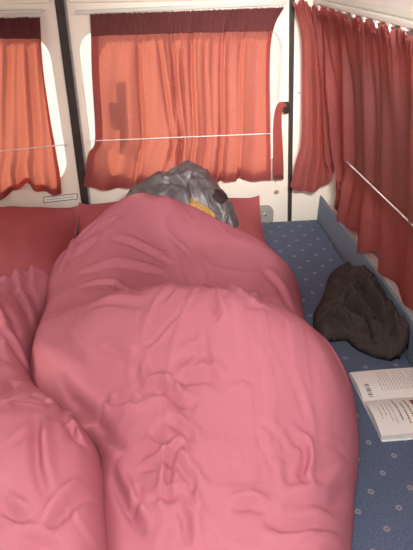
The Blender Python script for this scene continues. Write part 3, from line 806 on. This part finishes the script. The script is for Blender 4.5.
# ---- nylon jacket drawn over the sleeper's head
oj = spline_closed([(-0.15, 1.74), (-0.12, 1.80), (-0.04, 1.82), (0.06, 1.875), (0.17, 1.885), (0.245, 1.85), (0.27, 1.77), (0.285, 1.67), (0.275, 1.60), (0.235, 1.565), (0.17, 1.60), (0.08, 1.62), (-0.02, 1.64)], 6)
def hJ(x, y, d):
    z = 0.115 + 0.175 * G(x, y, 0.115, 1.77, 0.115, 0.13) + 0.05 * G(x, y, 0.22, 1.66, 0.08, 0.08) + 0.10 * G(x, y, -0.03, 1.76, 0.08, 0.10) + 0.06 * G(x, y, -0.11, 1.76, 0.05, 0.06)
    return (z + 0.008 * nz(x, y, 22, 20, 3.0, warp=1)) * edge_prof(d, 0.06)
FJ = Field(oj, 0.003, hJ, 0.002, under=0.035)
ridged(FJ, 16, 20, 5.0, 0.008, 1.0, 1.8); ridged(FJ, 38, 34, 9.0, 0.0035, 0.8, 1.8)
j_ = FJ.crease
j_([(192, 172), (186, 185), (190, 205), (196, 212)], 0.008, 0.007)
j_([(188, 182), (206, 178), (226, 186), (234, 204)], 0.009, 0.006)
j_([(233, 200), (228, 214), (224, 228), (236, 242)], 0.009, 0.006)
j_([(160, 184), (172, 180), (184, 186)], 0.010, 0.006)
j_([(205, 190), (210, 205), (222, 216)], 0.008, 0.005)
je = empty('jacket', (0.1, 1.74, 0), 'crumpled dark grey nylon jacket with mustard lining over the head of the bed', 'jacket')
FJ.mesh('shell', M_nylon, je)
def patch(name, F, pxs, off, material, parent, step=0.003, thick=0.004):
    pts = [F.pick(*p) for p in pxs]
    poly = [(p[0], p[1]) for p in pts]
    F2 = Field(poly, step, lambda x, y, d: np.vectorize(lambda a, b_: F.at(a, b_))(x, y) + off)
    ids = {}; vv = []; ff = []
    nx, ny = F2.X.shape
    for i in range(nx - 1):
        for j in range(ny - 1):
            if F2.d[i, j] > 0 or F2.d[i + 1, j + 1] > 0:
                q_ = []
                for a, b_ in ((i, j), (i + 1, j), (i + 1, j + 1), (i, j + 1)):
                    if (a, b_) not in ids: ids[(a, b_)] = len(vv); vv.append((F2.X[a, b_], F2.Y[a, b_], F2.Z[a, b_]))
                    q_.append(ids[(a, b_)])
                ff.append(q_)
    o = obj(name, vv, ff, material, parent, True); s_ = o.modifiers.new('s', 'SOLIDIFY'); s_.thickness = thick; s_.offset = 0
    return o
plabel(patch('lining', FJ, [(190, 205), (196, 208), (204, 210), (212, 216), (217, 228), (209, 229), (200, 222), (191, 214)], 0.009, M_yel, je), 'mustard yellow lining')
plabel(patch('pocket', FJ, [(216, 191), (222, 193), (227, 200), (224, 206), (218, 205), (213, 199)], 0.005, M_dark, je), 'dark brown panel')

# ---- open book
be = empty('open_book', (0.55, 0.888, 0.0), 'open paperback lying page side up on the blue seat cushion', 'book')
L0, L1 = 0.447, 0.625
def page_z(t, full): # t: 0 at the spine, 1 at the fore edge
    return full * (0.25 + 0.75 * min(1, math.sin(min(1, t * 1.9) * math.pi / 2))) + 0.004 * math.sin(t * math.pi) - 0.002 * t
def block(y_sp, y_edge, thick, skew, name):
    vv = []; ff = []; N = 16; Mx = 10
    for i in range(N + 1):
        t = i / N; y = y_sp + (y_edge - y_sp) * t; z = page_z(t, thick)
        for k in range(Mx + 1):
            s = k / Mx; vv.append((L0 + (L1 - L0) * s + skew * t, y, 0.0025 + z + 0.0015 * math.sin(s * 3)))
    nt_ = len(vv)
    vv += [(x, y, 0.0025) for x, y, z in vv[:nt_]]
    for i in range(N):
        for k in range(Mx):
            a = i * (Mx + 1) + k; q_ = (a, a + 1, a + Mx + 2, a + Mx + 1); ff.append(q_); ff.append(tuple(nt_ + v for v in q_[::-1]))
    bd = [k for k in range(Mx + 1)] + [i * (Mx + 1) + Mx for i in range(1, N + 1)] + [N * (Mx + 1) + k for k in range(Mx - 1, -1, -1)] + [i * (Mx + 1) for i in range(N - 1, 0, -1)]
    for i in range(len(bd)):
        a, b_ = bd[i], bd[(i + 1) % len(bd)]; ff.append((a, b_, nt_ + b_, nt_ + a))
    return obj(name, vv, ff, M_page, be)
BU = block(0.889, 0.985, 0.010, -0.002, 'page_block'); BL = block(0.887, 0.772, 0.016, -0.004, 'page_block')
bobj('cover', box_bm(L0 - 0.002, L1, 0.769, 0.988, 0.0, 0.0025, 0.001, 1), M_page, be)
def on_page(s, t, upper):
    y_sp, y_e, th, sk = (0.889, 0.985, 0.010, -0.002) if upper else (0.887, 0.772, 0.016, -0.004)
    return (L0 + (L1 - L0) * s + sk * t, y_sp + (y_e - y_sp) * t, 0.0025 + page_z(t, th) + 0.0015 * math.sin(s * 3) + 0.0006)
def strokes(name, rects, upper, material):
    vv = []; ff = []
    for s0, s1, t0, t1 in rects:
        n_ = max(1, int(abs(t1 - t0) / 0.06))
        for q_ in range(n_):
            a = t0 + (t1 - t0) * q_ / n_; b_ = t0 + (t1 - t0) * (q_ + 1) / n_; o_ = len(vv)
            vv += [on_page(s0, a, upper), on_page(s1, a, upper), on_page(s1, b_, upper), on_page(s0, b_, upper)]; ff.append((o_, o_ + 1, o_ + 2, o_ + 3))
    return obj(name, vv, ff, material, BU if upper else BL)
def words(s, w_, t0, t1, lo_=.03, hi_=.10, gap=.02):
    out = []; t = t0
    while t < t1:
        l = random.uniform(lo_, hi_); out.append((s, s + w_, t, min(t + l, t1))); t += l + gap
    return out
# lower page: lines of a title page, read across the page
rects = []
for s, w_, a, b_ in ((0.10, 0.010, 0.30, 0.62), (0.16, 0.010, 0.22, 0.55), (0.21, 0.010, 0.22, 0.70), (0.26, 0.010, 0.24, 0.78)): rects += words(s, w_, a, b_)
strokes('printed_text', rects, False, M_ink)
rects = []
for s, w_, a, b_ in ((0.33, 0.022, 0.10, 0.72), (0.41, 0.022, 0.20, 0.78), (0.48, 0.022, 0.12, 0.74)): rects += words(s, w_, a, b_, .015, .05, .018)
strokes('printed_title', rects, False, M_ink2)
strokes('printed_picture', [(0.56, 1.0, 0.14, 0.42)], False, M_pic1); strokes('printed_picture', [(0.56, 1.0, 0.42, 0.78)], False, M_pic2)
# upper page: faint paragraphs and a small block of bars near the corner
rects = []
for k in range(16): rects += words(0.30 + k * 0.042, 0.008, 0.22, 0.9 if k % 5 else 0.6)
strokes('printed_text', rects, True, M_ink)
rects = [(0.09 , 0.15, 0.08 + k * 0.05, 0.08 + k * 0.05 + random.choice((0.015, 0.03))) for k in range(8)]
strokes('printed_bars', rects, True, M_ink2)
